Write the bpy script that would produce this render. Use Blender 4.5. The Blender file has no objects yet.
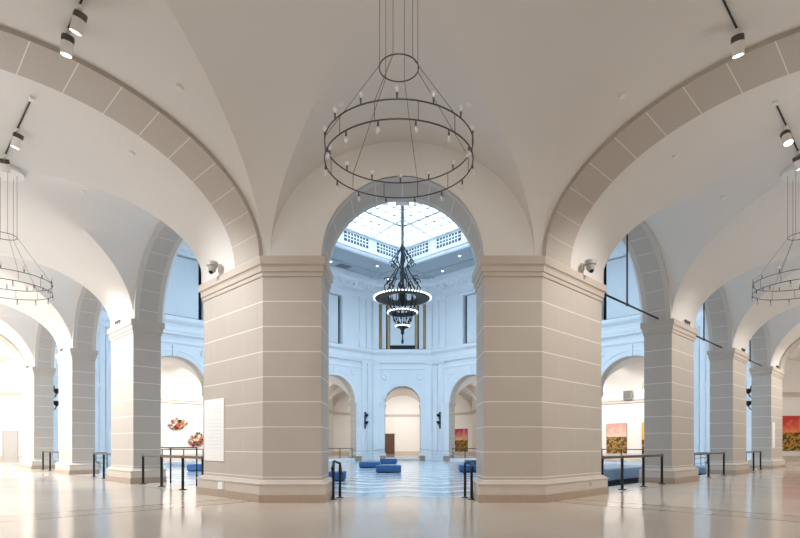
import bpy, bmesh, math, random
from math import sin, cos, pi, sqrt, radians
from mathutils import Vector, Matrix
random.seed(7)
SC = bpy.context.scene
COL = SC.collection
H = 26.63                      # half size of the square on the corridors' inner grid
S2 = sqrt(2)
SPR, RISE = 6.12, 2.90         # springing height of all vaults and their rise
def W(u, v, z=0.0):            # grid coordinates (camera corner = 0,0) to world (court centre = 0,0)
    return Vector((u - H, v - H, z))
def P(X, Y, z=0.0):            # X across, Y deep as seen from the camera corner
    return W((X + Y) / S2, (Y - X) / S2, z)

# ------------------------------------------------------------------ materials
def mat(name, color, rough=0.6, metal=0.0, var=0.0, vscale=3.0, spec=0.5, bump=0.0, bscale=40.0):
    m = bpy.data.materials.new(name); m.use_nodes = True
    nt = m.node_tree; b = nt.nodes['Principled BSDF']
    b.inputs['Base Color'].default_value = (*color, 1); b.inputs['Roughness'].default_value = rough
    b.inputs['Metallic'].default_value = metal; b.inputs['Specular IOR Level'].default_value = spec
    if var or bump:
        tc = nt.nodes.new('ShaderNodeTexCoord')
    if var:
        n = nt.nodes.new('ShaderNodeTexNoise'); n.inputs['Scale'].default_value = vscale; n.inputs['Detail'].default_value = 6
        nt.links.new(tc.outputs['Object'], n.inputs['Vector'])
        r = nt.nodes.new('ShaderNodeMapRange')
        r.inputs['To Min'].default_value = 1 - var; r.inputs['To Max'].default_value = 1 + var
        nt.links.new(n.outputs['Fac'], r.inputs['Value'])
        x = nt.nodes.new('ShaderNodeMix'); x.data_type = 'RGBA'; x.blend_type = 'MULTIPLY'; x.inputs['Factor'].default_value = 1
        x.inputs['A'].default_value = (*color, 1); nt.links.new(r.outputs[0], x.inputs['B'])
        nt.links.new(x.outputs['Result'], b.inputs['Base Color'])
    if bump:
        n2 = nt.nodes.new('ShaderNodeTexNoise'); n2.inputs['Scale'].default_value = bscale
        nt.links.new(tc.outputs['Object'], n2.inputs['Vector'])
        bp = nt.nodes.new('ShaderNodeBump'); bp.inputs['Strength'].default_value = bump; bp.inputs['Distance'].default_value = 0.01
        nt.links.new(n2.outputs['Fac'], bp.inputs['Height']); nt.links.new(bp.outputs[0], b.inputs['Normal'])
    return m
class N:                       # tiny node-math helper
    def __init__(s, nt): s.nt = nt
    def m(s, op, a, b=None, c=None):
        n = s.nt.nodes.new('ShaderNodeMath'); n.operation = op
        for i, q in enumerate((a, b, c)):
            if q is None: continue
            if isinstance(q, (int, float)): n.inputs[i].default_value = q
            else: s.nt.links.new(q, n.inputs[i])
        return n.outputs[0]
    def mix(s, f, a, b):
        n = s.nt.nodes.new('ShaderNodeMix'); n.data_type = 'RGBA'
        for k, q in (('Factor', f), ('A', a), ('B', b)):
            if isinstance(q, tuple): n.inputs[k].default_value = (*q, 1)
            elif isinstance(q, (int, float)): n.inputs[k].default_value = q
            else: s.nt.links.new(q, n.inputs[k])
        return n.outputs['Result']
    def tex(s, kind, vec, **kw):
        n = s.nt.nodes.new(kind)
        s.nt.links.new(vec, n.inputs['Vector'])
        for k, q in kw.items(): n.inputs[k.replace('_', ' ')].default_value = q
        return n
STONE = (0.50, 0.45, 0.40); JOINT = (0.82, 0.79, 0.75)
def stone(name, vertical):
    m = mat(name, STONE, 0.75); nt = m.node_tree; k = N(nt); b = nt.nodes['Principled BSDF']
    tc = nt.nodes.new('ShaderNodeTexCoord'); sp = nt.nodes.new('ShaderNodeSeparateXYZ'); nt.links.new(tc.outputs['Object'], sp.inputs[0])
    row = k.m('DIVIDE', sp.outputs[2], 0.627)
    ln = k.m('LESS_THAN', k.m('ABSOLUTE', k.m('SUBTRACT', k.m('FRACT', k.m('ADD', row, 0.5)), 0.5)), 0.016)
    if vertical:
        sn = nt.nodes.new('ShaderNodeSeparateXYZ'); nt.links.new(tc.outputs['Normal'], sn.inputs[0])
        face = k.m('GREATER_THAN', k.m('ABSOLUTE', sn.outputs[1]), 0.9)
        sh = k.m('MULTIPLY', k.m('MODULO', k.m('FLOOR', row), 2.0), 0.5)
        px = k.m('ADD', k.m('DIVIDE', sp.outputs[0], 1.68), sh)
        lv = k.m('LESS_THAN', k.m('ABSOLUTE', k.m('SUBTRACT', k.m('FRACT', k.m('ADD', px, 0.29)), 0.5)), 0.006)
        ln = k.m('MAXIMUM', ln, k.m('MULTIPLY', k.m('MULTIPLY', lv, face), 0.28))
    ns = k.tex('ShaderNodeTexNoise', tc.outputs['Object'], Scale=1.6, Detail=5.0)
    base = k.mix(k.m('MULTIPLY', ns.outputs['Fac'], 0.5), tuple(c * 1.06 for c in STONE), tuple(c * 0.90 for c in STONE))
    nt.links.new(k.mix(ln, base, JOINT), b.inputs['Base Color'])
    return m
def arch_stone(name, border):
    # uv.x counts voussoirs, uv.y runs 0..1 across the band
    m = mat(name, STONE, 0.75); nt = m.node_tree; k = N(nt); b = nt.nodes['Principled BSDF']
    uv = nt.nodes.new('ShaderNodeUVMap'); sp = nt.nodes.new('ShaderNodeSeparateXYZ'); nt.links.new(uv.outputs[0], sp.inputs[0])
    ln = k.m('LESS_THAN', k.m('ABSOLUTE', k.m('SUBTRACT', k.m('FRACT', k.m('ADD', sp.outputs[0], 0.5)), 0.5)), 0.010)
    out = k.mix(ln, STONE, JOINT)
    if border:
        ed = k.m('GREATER_THAN', k.m('ABSOLUTE', k.m('SUBTRACT', sp.outputs[1], 0.5)), 0.33)
        out = k.mix(ed, out, (0.58, 0.54, 0.49))
    nt.links.new(out, b.inputs['Base Color'])
    return m
M = {}
M['stone'] = stone('stone_courses', False); M['stone_v'] = stone('stone_blocks', True)
M['stone_plain'] = mat('stone_plain', (0.52, 0.455, 0.395), 0.75, var=0.06)
M['stone_base'] = mat('stone_base', (0.60, 0.54, 0.48), 0.7, var=0.05)
M['plinth'] = mat('plinth_marble', (0.42, 0.33, 0.26), 0.4, var=0.12, vscale=6)
M['band'] = arch_stone('arch_voussoirs', False); M['band_p'] = arch_stone('arch_panelled', True)
M['plaster'] = mat('plaster', (0.75, 0.722, 0.692), 0.85, var=0.02, vscale=0.7)
M['white'] = mat('gallery_white', (0.85, 0.83, 0.80), 0.85)
M['court'] = mat('court_paint', (0.84, 0.86, 0.88), 0.7, var=0.02, vscale=0.8)
M['court_light'] = mat('court_trim', (0.86, 0.88, 0.90), 0.65)
M['court_ceil'] = mat('court_ceiling', (0.46, 0.50, 0.54), 0.8, var=0.03, vscale=1.0)
M['lantern'] = mat('lantern_white', (0.86, 0.88, 0.90), 0.6)
M['black'] = mat('black_metal', (0.012, 0.012, 0.014), 0.4, 0.3)
M['iron'] = mat('dark_iron', (0.02, 0.02, 0.024), 0.5, 0.6)
M['bronze'] = mat('dark_bronze', (0.11, 0.095, 0.085), 0.45, 0.6)
M['steel'] = mat('brushed_steel', (0.55, 0.56, 0.58), 0.35, 0.9)
M['fixture'] = mat('white_fixture', (0.80, 0.79, 0.77), 0.4)
M['grey'] = mat('grey_plastic', (0.38, 0.37, 0.35), 0.5)
M['paper'] = mat('white_panel', (0.88, 0.88, 0.88), 0.5)
M['print'] = mat('pale_print', (0.70, 0.71, 0.74), 0.6)
M['bench'] = mat('blue_upholstery', (0.028, 0.105, 0.27), 0.7, var=0.1, vscale=12, bump=0.15, bscale=300)
M['slate'] = mat('slate_blue_cover', (0.19, 0.26, 0.35), 0.35, var=0.1)
M['dark'] = mat('dark_void_paint', (0.012, 0.013, 0.016), 0.7)
M['darkglass'] = mat('dark_glass', (0.02, 0.028, 0.04), 0.08)
M['screen'] = mat('pale_blue_shade', (0.78, 0.82, 0.85), 0.8)
M['gilt'] = mat('gilt_wood', (0.42, 0.27, 0.13), 0.4, 0.3, var=0.4, vscale=3)
M['wood'] = mat('brown_door_wood', (0.11, 0.055, 0.03), 0.45, var=0.25, vscale=4)
M['doorgrey'] = mat('grey_door_paint', (0.52, 0.51, 0.50), 0.6)
M['wire'] = mat('chandelier_metal', (0.075, 0.065, 0.06), 0.45, 0.5)
M['slot'] = mat('grille_dark', (0.05, 0.075, 0.11), 0.6)
def emit(name, color, s):
    m = bpy.data.materials.new(name); m.use_nodes = True; nt = m.node_tree; b = nt.nodes['Principled BSDF']
    b.inputs['Base Color'].default_value = (*color, 1); b.inputs['Emission Color'].default_value = (*color, 1); b.inputs['Emission Strength'].default_value = s
    return m
M['lamp'] = emit('lamp_lens', (1, 0.97, 0.92), 9.0)
M['bulb_on'] = emit('lit_bulb', (0.93, 0.97, 1.0), 2.2)
def glassy(name, tint, tr):
    m = bpy.data.materials.new(name); m.use_nodes = True; nt = m.node_tree
    nt.nodes.remove(nt.nodes['Principled BSDF']); o = nt.nodes['Material Output']
    a = nt.nodes.new('ShaderNodeBsdfTransparent'); a.inputs[0].default_value = (*tint, 1)
    d = nt.nodes.new('ShaderNodeBsdfTranslucent'); d.inputs[0].default_value = (*tint, 1)
    g = nt.nodes.new('ShaderNodeBsdfGlossy'); g.inputs[0].default_value = (1, 1, 1, 1); g.inputs['Roughness'].default_value = 0.05
    x = nt.nodes.new('ShaderNodeMixShader'); x.inputs[0].default_value = tr
    nt.links.new(a.outputs[0], x.inputs[1]); nt.links.new(d.outputs[0], x.inputs[2])
    y = nt.nodes.new('ShaderNodeMixShader'); y.inputs[0].default_value = 0.06
    nt.links.new(x.outputs[0], y.inputs[1]); nt.links.new(g.outputs[0], y.inputs[2]); nt.links.new(y.outputs[0], o.inputs[0])
    return m
M['skyglass'] = glassy('skylight_glass', (0.93, 0.97, 1.0), 0.25)
M['bulbglass'] = glassy('clear_bulb_glass', (0.93, 0.93, 0.93), 0.55)
def floor_mat():
    m = mat('terrazzo', (0.5, 0.42, 0.34), 0.16, spec=0.5); nt = m.node_tree; k = N(nt); b = nt.nodes['Principled BSDF']
    tc = nt.nodes.new('ShaderNodeTexCoord'); sp = nt.nodes.new('ShaderNodeSeparateXYZ'); nt.links.new(tc.outputs['Object'], sp.inputs[0])
    big = k.tex('ShaderNodeTexNoise', tc.outputs['Object'], Scale=0.45, Detail=4.0)
    fine = k.tex('ShaderNodeTexNoise', tc.outputs['Object'], Scale=60.0, Detail=2.0)
    f = k.m('ADD', k.m('MULTIPLY', big.outputs['Fac'], 0.55), k.m('MULTIPLY', fine.outputs['Fac'], 0.45))
    c = k.mix(f, (0.60, 0.52, 0.44), (0.76, 0.69, 0.61))
    # inlaid borders: lines where the corridors meet the corner rooms and along the arcades (symmetric about the court)
    ax = k.m('ABSOLUTE', sp.outputs[0]); ay = k.m('ABSOLUTE', sp.outputs[1])
    lines = None
    def add(q, pos, w):
        nonlocal lines
        t = k.m('LESS_THAN', k.m('ABSOLUTE', k.m('SUBTRACT', q, pos)), w)
        lines = t if lines is None else k.m('MAXIMUM', lines, t)
    hi = k.m('MAXIMUM', ax, ay); lo = k.m('MINIMUM', ax, ay)
    for p_, w_ in ((14.40, 0.06), (14.12, 0.03), (13.74, 0.03), (13.46, 0.06)): add(lo, p_, w_)
    arc_ = k.m('MULTIPLY', k.m('LESS_THAN', k.m('ABSOLUTE', k.m('SUBTRACT', hi, 19.9)), 0.03), k.m('LESS_THAN', lo, 11.5)); lines = k.m('MAXIMUM', lines, arc_)
    c = k.mix(k.m('MULTIPLY', lines, 0.85), c, (0.17, 0.145, 0.115))
    nt.links.new(c, b.inputs['Base Color'])
    r = nt.nodes.new('ShaderNodeMapRange'); r.inputs['To Min'].default_value = 0.09; r.inputs['To Max'].default_value = 0.18
    nt.links.new(big.outputs['Fac'], r.inputs['Value']); nt.links.new(r.outputs[0], b.inputs['Roughness'])
    return m
def court_floor_mat():
    m = mat('court_tiles', (0.5, 0.6, 0.7), 0.15); nt = m.node_tree; k = N(nt); b = nt.nodes['Principled BSDF']
    tc = nt.nodes.new('ShaderNodeTexCoord'); sp = nt.nodes.new('ShaderNodeSeparateXYZ'); nt.links.new(tc.outputs['Object'], sp.inputs[0])
    def zig(q, s):      # triangle wave
        return k.m('PINGPONG', k.m('DIVIDE', q, s), 1.0)
    a = k.m('ADD', sp.outputs[0], sp.outputs[1]); d = k.m('SUBTRACT', sp.outputs[0], sp.outputs[1])
    z = k.m('FRACT', k.m('ADD', k.m('DIVIDE', a, 3.0), k.m('MULTIPLY', zig(d, 2.1), 0.5)))
    t1 = k.m('LESS_THAN', z, 0.33); t2 = k.m('GREATER_THAN', z, 0.72)
    grid = k.m('MAXIMUM', k.m('LESS_THAN', k.m('FRACT', k.m('DIVIDE', sp.outputs[0], 0.6)), 0.04), k.m('LESS_THAN', k.m('FRACT', k.m('DIVIDE', sp.outputs[1], 0.6)), 0.04))
    ns = k.tex('ShaderNodeTexNoise', tc.outputs['Object'], Scale=1.1, Detail=4.0)
    c = k.mix(t1, (0.42, 0.53, 0.62), (0.80, 0.84, 0.87)); c = k.mix(t2, c, (0.25, 0.38, 0.50))
    c = k.mix(k.m('MULTIPLY', ns.outputs['Fac'], 0.25), c, (0.66, 0.71, 0.75)); c = k.mix(k.m('MULTIPLY', grid, 0.3), c, (0.3, 0.34, 0.38))
    nt.links.new(c, b.inputs['Base Color']); return m
M['floor'] = floor_mat(); M['court_floor'] = court_floor_mat()
def painting_mat(name, top, mid, low1, low2, hor):
    m = mat(name, top, 0.6); nt = m.node_tree; k = N(nt); b = nt.nodes['Principled BSDF']
    tc = nt.nodes.new('ShaderNodeTexCoord'); sp = nt.nodes.new('ShaderNodeSeparateXYZ'); nt.links.new(tc.outputs['Generated'], sp.inputs[0])
    n1 = k.tex('ShaderNodeTexNoise', tc.outputs['Object'], Scale=1.6, Detail=8.0); n2 = k.tex('ShaderNodeTexVoronoi', tc.outputs['Object'], Scale=5.0)
    zz = k.m('ADD', sp.outputs[2], k.m('MULTIPLY', k.m('SUBTRACT', n1.outputs['Fac'], 0.5), 1.1))
    sky = nt.nodes.new('ShaderNodeMapRange'); sky.inputs['From Min'].default_value = hor; sky.inputs['From Max'].default_value = 0.95
    nt.links.new(zz, sky.inputs['Value'])
    c1 = k.mix(sky.outputs[0], mid, top)
    c2 = k.mix(k.m('GREATER_THAN', n2.outputs['Distance'], 0.42), low1, low2)
    n3 = k.tex('ShaderNodeTexNoise', tc.outputs['Object'], Scale=5.0, Detail=6.0)
    c2 = k.mix(k.m('GREATER_THAN', n3.outputs['Fac'], 0.50), low2, low1)
    nt.links.new(k.mix(k.m('GREATER_THAN', sp.outputs[2], hor), c2, c1), b.inputs['Base Color']); return m
M['paint_red'] = painting_mat('canvas_red_sky', (0.60, 0.03, 0.03), (0.85, 0.25, 0.10), (0.50, 0.26, 0.03), (0.06, 0.05, 0.01), 0.52)
M['paint_pink'] = painting_mat('canvas_pink_sky', (0.62, 0.05, 0.16), (0.85, 0.55, 0.30), (0.42, 0.24, 0.03), (0.10, 0.05, 0.015), 0.50)
M['paint_pale'] = painting_mat('canvas_pale_sky', (0.72, 0.36, 0.30), (0.86, 0.62, 0.48), (0.44, 0.24, 0.05), (0.07, 0.05, 0.02), 0.56)
M['paint_gold'] = painting_mat('canvas_gold_sky', (0.85, 0.52, 0.08), (0.85, 0.40, 0.06), (0.40, 0.20, 0.03), (0.05, 0.04, 0.02), 0.45)
for i, c in enumerate(((0.75, 0.12, 0.05), (0.82, 0.62, 0.36), (0.05, 0.045, 0.04), (0.62, 0.28, 0.12), (0.84, 0.78, 0.66), (0.40, 0.03, 0.03), (0.24, 0.23, 0.19))):
    M['petal%d' % i] = mat('petal_%d' % i, c, 0.7)

# ------------------------------------------------------------------ mesh builder
class MB:
    def __init__(s): s.v = []; s.f = []; s.mi = []; s.uv = []; s.sm = []
    def quad(s, pts, mi=0, uv=None, smooth=False):
        b = len(s.v); s.v += [Vector(p) for p in pts]; s.f.append(tuple(range(b, b + len(pts)))); s.mi.append(mi); s.sm.append(smooth)
        s.uv.append(uv if uv else [(0, 0)] * len(pts))
    def grid(s, rows, mi=0, uvf=None, smooth=True):
        b = len(s.v); n = len(rows[0])
        for r in rows: s.v += [Vector(p) for p in r]
        for i in range(len(rows) - 1):
            for j in range(n - 1):
                s.f.append((b + i * n + j, b + i * n + j + 1, b + (i + 1) * n + j + 1, b + (i + 1) * n + j)); s.mi.append(mi); s.sm.append(smooth)
                s.uv.append([uvf(i, j), uvf(i, j + 1), uvf(i + 1, j + 1), uvf(i + 1, j)] if uvf else [(0, 0)] * 4)
    def box(s, x0, x1, y0, y1, z0, z1, mi=0, T=None):
        p = [Vector((x, y, z)) for z in (z0, z1) for y in (y0, y1) for x in (x0, x1)]
        if T is not None: p = [T @ q for q in p]
        for q in ((0, 2, 3, 1), (4, 5, 7, 6), (0, 1, 5, 4), (2, 6, 7, 3), (0, 4, 6, 2), (1, 3, 7, 5)): s.quad([p[i] for i in q], mi)
    def prism(s, poly, z0, z1, mi=0):
        n = len(poly)
        for i in range(n):
            a, b = poly[i], poly[(i + 1) % n]
            s.quad([(a[0], a[1], z0), (b[0], b[1], z0), (b[0], b[1], z1), (a[0], a[1], z1)], mi)
        s.quad([(p[0], p[1], z1) for p in poly], mi); s.quad([(p[0], p[1], z0) for p in reversed(poly)], mi)
    def mould(s, poly, prof, mi=0, cap=True):
        rings = [[(q[0], q[1], z) for q in offset(poly, o)] for o, z in prof]; n = len(poly)
        for a, b in zip(rings[:-1], rings[1:]):
            for i in range(n): s.quad([a[i], a[(i + 1) % n], b[(i + 1) % n], b[i]], mi)
        if cap: s.quad(rings[-1], mi); s.quad(list(reversed(rings[0])), mi)
    def tube(s, pts, r, n=8, closed=False, mi=0):
        pts = [Vector(p) for p in pts]; m = len(pts); rings = []; up = None
        for i, p in enumerate(pts):
            a = pts[(i - 1) % m] if (closed or i) else p; b = pts[(i + 1) % m] if (closed or i < m - 1) else p
            t = (b - a).normalized()
            if up is None: up = t.orthogonal().normalized()
            up = (up - t * up.dot(t)); up = up.normalized() if up.length > 1e-6 else t.orthogonal().normalized()
            w = t.cross(up); rr = r[i] if isinstance(r, (list, tuple)) else r
            rings.append([p + (up * cos(2 * pi * k / n) + w * sin(2 * pi * k / n)) * rr for k in range(n)])
        if closed: rings.append(rings[0])
        s.grid([q + [q[0]] for q in rings], mi)
        if not closed: s.quad(list(reversed(rings[0])), mi); s.quad(rings[-1], mi)
    def lathe(s, prof, n=24, c=(0, 0, 0), mi=0, smooth=True):
        c = Vector(c)
        s.grid([[c + Vector((r * cos(2 * pi * k / n), r * sin(2 * pi * k / n), z)) for k in range(n + 1)] for r, z in prof], mi, smooth=smooth)
    def ball(s, c, r, n=10, mi=0, sz=1.0):
        s.lathe([(max(r * sin(pi * i / 6), 1e-4), -r * sz * cos(pi * i / 6)) for i in range(7)], n, c, mi)
    def build(s, name, m, parent=None, merge=True, recalc=True):
        me = bpy.data.meshes.new(name)
        me.from_pydata([tuple(p) for p in s.v], [], s.f)
        for q in (m if isinstance(m, (list, tuple)) else [m]): me.materials.append(M[q] if isinstance(q, str) else q)
        ul = me.uv_layers.new(name='UVMap')
        for p, mi, sm, uv in zip(me.polygons, s.mi, s.sm, s.uv):
            p.material_index = mi; p.use_smooth = sm
            for li, q in zip(p.loop_indices, uv): ul.data[li].uv = q
        if merge:
            bm = bmesh.new(); bm.from_mesh(me); bmesh.ops.remove_doubles(bm, verts=bm.verts, dist=1e-4)
            if recalc: bmesh.ops.recalc_face_normals(bm, faces=bm.faces)
            for e in bm.edges:
                if len(e.link_faces) == 2 and e.calc_face_angle(0) > radians(35): e.smooth = False
            bm.to_mesh(me); bm.free()
        o = bpy.data.objects.new(name, me); COL.objects.link(o)
        if parent: o.parent = parent
        return o
def offset(poly, d):           # outward for a counter-clockwise polygon
    n = len(poly); out = []
    for i in range(n):
        a, b, c = Vector(poly[i - 1][:2]), Vector(poly[i][:2]), Vector(poly[(i + 1) % n][:2])
        e1 = (b - a).normalized(); e2 = (c - b).normalized()
        n1 = Vector((e1.y, -e1.x)); n2 = Vector((e2.y, -e2.x)); k = 1 + n1.dot(n2)
        out.append(b + (n1 + n2) * (d / k))
    return out
def ccw(poly):
    a = sum(poly[i - 1][0] * poly[i][1] - poly[i][0] * poly[i - 1][1] for i in range(len(poly)))
    return poly if a > 0 else list(reversed(poly))
def tag(o, label=None, cat=None, group=None, kind=None):
    for k, q in (('label', label), ('category', cat), ('group', group), ('kind', kind)):
        if q: o[k] = q
    return o
def empty(name, loc=(0, 0, 0), rz=0.0):
    o = bpy.data.objects.new(name, None); COL.objects.link(o); o.location = loc; o.rotation_euler = (0, 0, rz); o.empty_display_size = 0.3
    return o
KIDS = {}
def kids(o): return [c for c in bpy.data.objects if c.parent == o]
def copy_tree(o, loc=None, rz=None, parent=None, kmap=None):
    if kmap is None:
        kmap = {}
        for c in bpy.data.objects:
            if c.parent: kmap.setdefault(c.parent, []).append(c)
    c = o.copy(); COL.objects.link(c)
    if parent: c.parent = parent
    if loc is not None: c.location = loc
    if rz is not None: c.rotation_euler = (0, 0, rz)
    for ch in kmap.get(o, []): copy_tree(ch, parent=c, kmap=kmap)
    return c
ROT = [0.0, pi / 2, pi, -pi / 2]
SIDES = ['near_right', 'far_right', 'far_left', 'near_left']
CORNERS = ['near', 'right', 'far', 'left']
SIDE_TXT = ['of the right-hand arcade', 'of the far right arcade', 'of the far left arcade', 'of the left-hand arcade']

# ------------------------------------------------------------------ plan constants (local frame of the near right side)
YA, YC = -19.69, -18.69                         # arcade planes: towards the corridor / towards the court
BAYX = (-8.475, 0.0, 8.475); HB = 2.95; RA = 2.83
PIERS = ((-5.525, -2.95), (2.95, 5.525))
XE, XC = 14.76, 13.85                           # arcade ends on the two planes
CH = lambda t, d: (W((9.405 * 2) / 2, 9.405) + Vector((1, -1, 0)) / S2 * t + Vector((1, 1, 0)) / S2 * d)   # near chamfer frame
DCH = 1.35; RC = 2.03
CAPP = [(0.0, 5.62), (0.03, 5.64), (0.03, 5.73), (0.06, 5.75), (0.06, 5.86), (0.08, 5.90), (0.11, 5.92), (0.11, 6.10), (0.10, 6.12)]
BASP = [(0.13, 0.21), (0.13, 0.42), (0.15, 0.44), (0.15, 0.47), (0.09, 0.50), (0.07, 0.53), (0.0, 0.56)]
def court_edge(p, q, sgn):
    return (abs(p[1] - YC) < .02 and abs(q[1] - YC) < .02) or (sgn and all(abs(sgn * t[0] + t[1] - (20.72 - 2 * H)) < .02 for t in (p, q)))
def pillar(poly, name, mshaft, rz, label, sgn=0):
    poly = ccw(poly)
    e = empty(name, (0, 0, 0), rz)
    n = len(poly); court = [court_edge(poly[i], poly[(i + 1) % n], sgn) for i in range(n)]
    for nm, prof, m0 in (('shaft', [(0.0, 0.55), (0.0, 5.63)], mshaft), ('capital', CAPP, 'stone_plain'), ('base', BASP, 'stone_base')):
        b = MB(); b.mould(poly, prof)
        for i in range(n * (len(prof) - 1)): b.mi[i] = 1 if court[i % n] else 0
        b.build(nm, [m0, 'court_light'], e)
    b = MB(); b.mould(poly, [(0.155, -0.36), (0.155, 0.195), (0.14, 0.21)]); b.build('plinth', 'plinth', e)
    tag(e, label, 'pillar', None, 'structure'); return e
cr = [(11.87, 6.94), (15.2, 6.94), (15.2, 7.94), (12.78, 7.94), (11.795, 8.925), (10.84, 7.97)]
cornR = [(a - H, b - H) for a, b in cr]; cornL = [(b - H, a - H) for a, b in cr]
wtxt = {'near': 'nearest the camera', 'right': 'at the far end of the right-hand corridor', 'left': 'at the far end of the left-hand corridor', 'far': 'across the court beside the far central archway'}
for i, cn in enumerate(CORNERS):
    pillar(cornR, 'pillar', 'stone_v', ROT[i], 'broad stone corner pier right of the diagonal archway, ' + wtxt[cn], 1)
    # the mirrored half is modelled in the neighbouring side's frame so that its blocks run along local x
    pillar([(-y, x) for x, y in cornL], 'pillar', 'stone_v', ROT[i] - pi / 2,
               'broad stone corner pier left of the diagonal archway, ' + wtxt[cn], -1)
for k in range(4):
    for j, (a, b) in enumerate(PIERS):
        pillar([(a, YA), (b, YA), (b, YC), (a, YC)], 'pillar', 'stone', ROT[k], 'square stone pier, %s from the %s end %s' % (
            ('first', 'second')[j] if k in (0,) else (('second', 'first')[j] if k == 3 else ('first', 'second')[j]), 'near' if k in (0, 3) else 'right' if k == 1 else 'far', SIDE_TXT[k]))

# ------------------------------------------------------------------ arcade walls
ZT = 20.0
def arc(c, r, n=28): return [(c - r * cos(pi * i / n), SPR + r * sin(pi * i / n)) for i in range(n + 1)]
def arch_wall(b, fr, d0, d1, ends0, ends1, openings, z1, mi0, mi1, wins=()):
    """fr(t, d, z): frame. Wall from SPR to z1 between depths d0 (corridor) and d1 (court) with round openings and, above 12.3, rectangular windows."""
    ZM = 12.3 if wins else z1
    for d, ends, mi in ((d0, ends0, mi0), (d1, ends1, mi1)):
        x = ends[0]
        for c, r in openings:
            b.quad([fr(x, d, SPR), fr(c - r, d, SPR), fr(c - r, d, ZM), fr(x, d, ZM)], mi)
            a = arc(c, r)
            for p, q in zip(a[:-1], a[1:]): b.quad([fr(p[0], d, p[1]), fr(q[0], d, q[1]), fr(q[0], d, ZM), fr(p[0], d, ZM)], mi)
            x = c + r
        b.quad([fr(x, d, SPR), fr(ends[1], d, SPR), fr(ends[1], d, ZM), fr(x, d, ZM)], mi)
        if wins and d == d1:
            ZW = 17.6; x = ends[0]
            for w0, w1 in wins:
                b.quad([fr(x, d, ZM), fr(w0, d, ZM), fr(w0, d, z1), fr(x, d, z1)], mi)
                b.quad([fr(w0, d, ZW), fr(w1, d, ZW), fr(w1, d, z1), fr(w0, d, z1)], mi)
                dd = d1 - 0.75 * (1 if d1 > d0 else -1)
                for pa, pb in (((w0, ZM), (w0, ZW)), ((w1, ZM), (w1, ZW)), ((w0, ZM), (w1, ZM)), ((w0, ZW), (w1, ZW))):
                    b.quad([fr(pa[0], d, pa[1]), fr(pb[0], d, pb[1]), fr(pb[0], dd, pb[1]), fr(pa[0], dd, pa[1])], mi)
                x = w1
            b.quad([fr(x, d, ZM), fr(ends[1], d, ZM), fr(ends[1], d, z1), fr(x, d, z1)], mi)
        elif wins:
            b.quad([fr(ends[0], d, ZM), fr(ends[1], d, ZM), fr(ends[1], d, z1), fr(ends[0], d, z1)], mi)
def soffit(name, fr, d0, d1, c, r, mname, parent, nv):
    b = MB(); n = 36
    b.grid([[fr(c - r * cos(pi * i / n), d, SPR - 0.02 + r * sin(pi * i / n)) for d in (d0, d0 + (d1 - d0) * .17, d0 + (d1 - d0) * .83, d1)] for i in range(n + 1)],
           uvf=lambda i, j: (i / n * nv + 0.5, (0, .17, .83, 1)[j]))
    return b.build(name, mname, parent)
def ring_mould(b, fr, c, r0, r1, d, out, mi=0, n=36, z=SPR):
    """raised archivolt on plane d, projecting by out"""
    prof = [(r0, 0.0), (r0, out), (r0 + (r1 - r0) * .62, out), (r0 + (r1 - r0) * .66, out * 1.7), (r1, out * 1.7), (r1, 0.0)]
    b.grid([[fr(c - q * cos(pi * i / n), d + o, z + q * sin(pi * i / n)) for q, o in prof] for i in range(n + 1)], mi, smooth=False)
frS = lambda t, d, z: Vector((t, YA + d, z))
frC = lambda t, d, z: CH(t, d) + Vector((0, 0, z))
def frbox(b, fr, t0, t1, d0, d1, z0, z1, mi=0):
    p = [fr(t, d, z) for z in (z0, z1) for d in (d0, d1) for t in (t0, t1)]
    for q in ((0, 2, 3, 1), (4, 5, 7, 6), (0, 1, 5, 4), (2, 6, 7, 3), (0, 4, 6, 2), (1, 3, 7, 5)): b.quad([p[i] for i in q], mi)
def pilaster(b, fr, t0, t1, d, z0, z1, fl=True):
    frbox(b, fr, t0, t1, d - .01, d + .16, z0, z1)
    frbox(b, fr, t0 - .07, t1 + .07, d - .01, d + .24, z0, z0 + .45); frbox(b, fr, t0 - .04, t1 + .04, d - .01, d + .20, z0 + .45, z0 + .6)
    frbox(b, fr, t0 - .04, t1 + .04, d - .01, d + .20, z1 - .62, z1 - .52); frbox(b, fr, t0 - .09, t1 + .09, d - .01, d + .26, z1 - .22, z1)
    if fl: frbox(b, fr, t0 + .16, t1 - .16, d, d + .185, z0 + .9, z1 - .9)
WINS = {0: [(-11.07, -5.9), (-2.6, 2.6), (5.9, 11.07)], 3: [(-11.07, -5.9), (-2.6, 2.6), (5.9, 11.07)],
        1: [(-11.07, -5.9), (-2.6, 2.6), (5.9, 9.53)], 2: [(-9.53, -5.9), (-2.6, 2.6), (5.9, 11.07)]}
WN = 0
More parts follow.
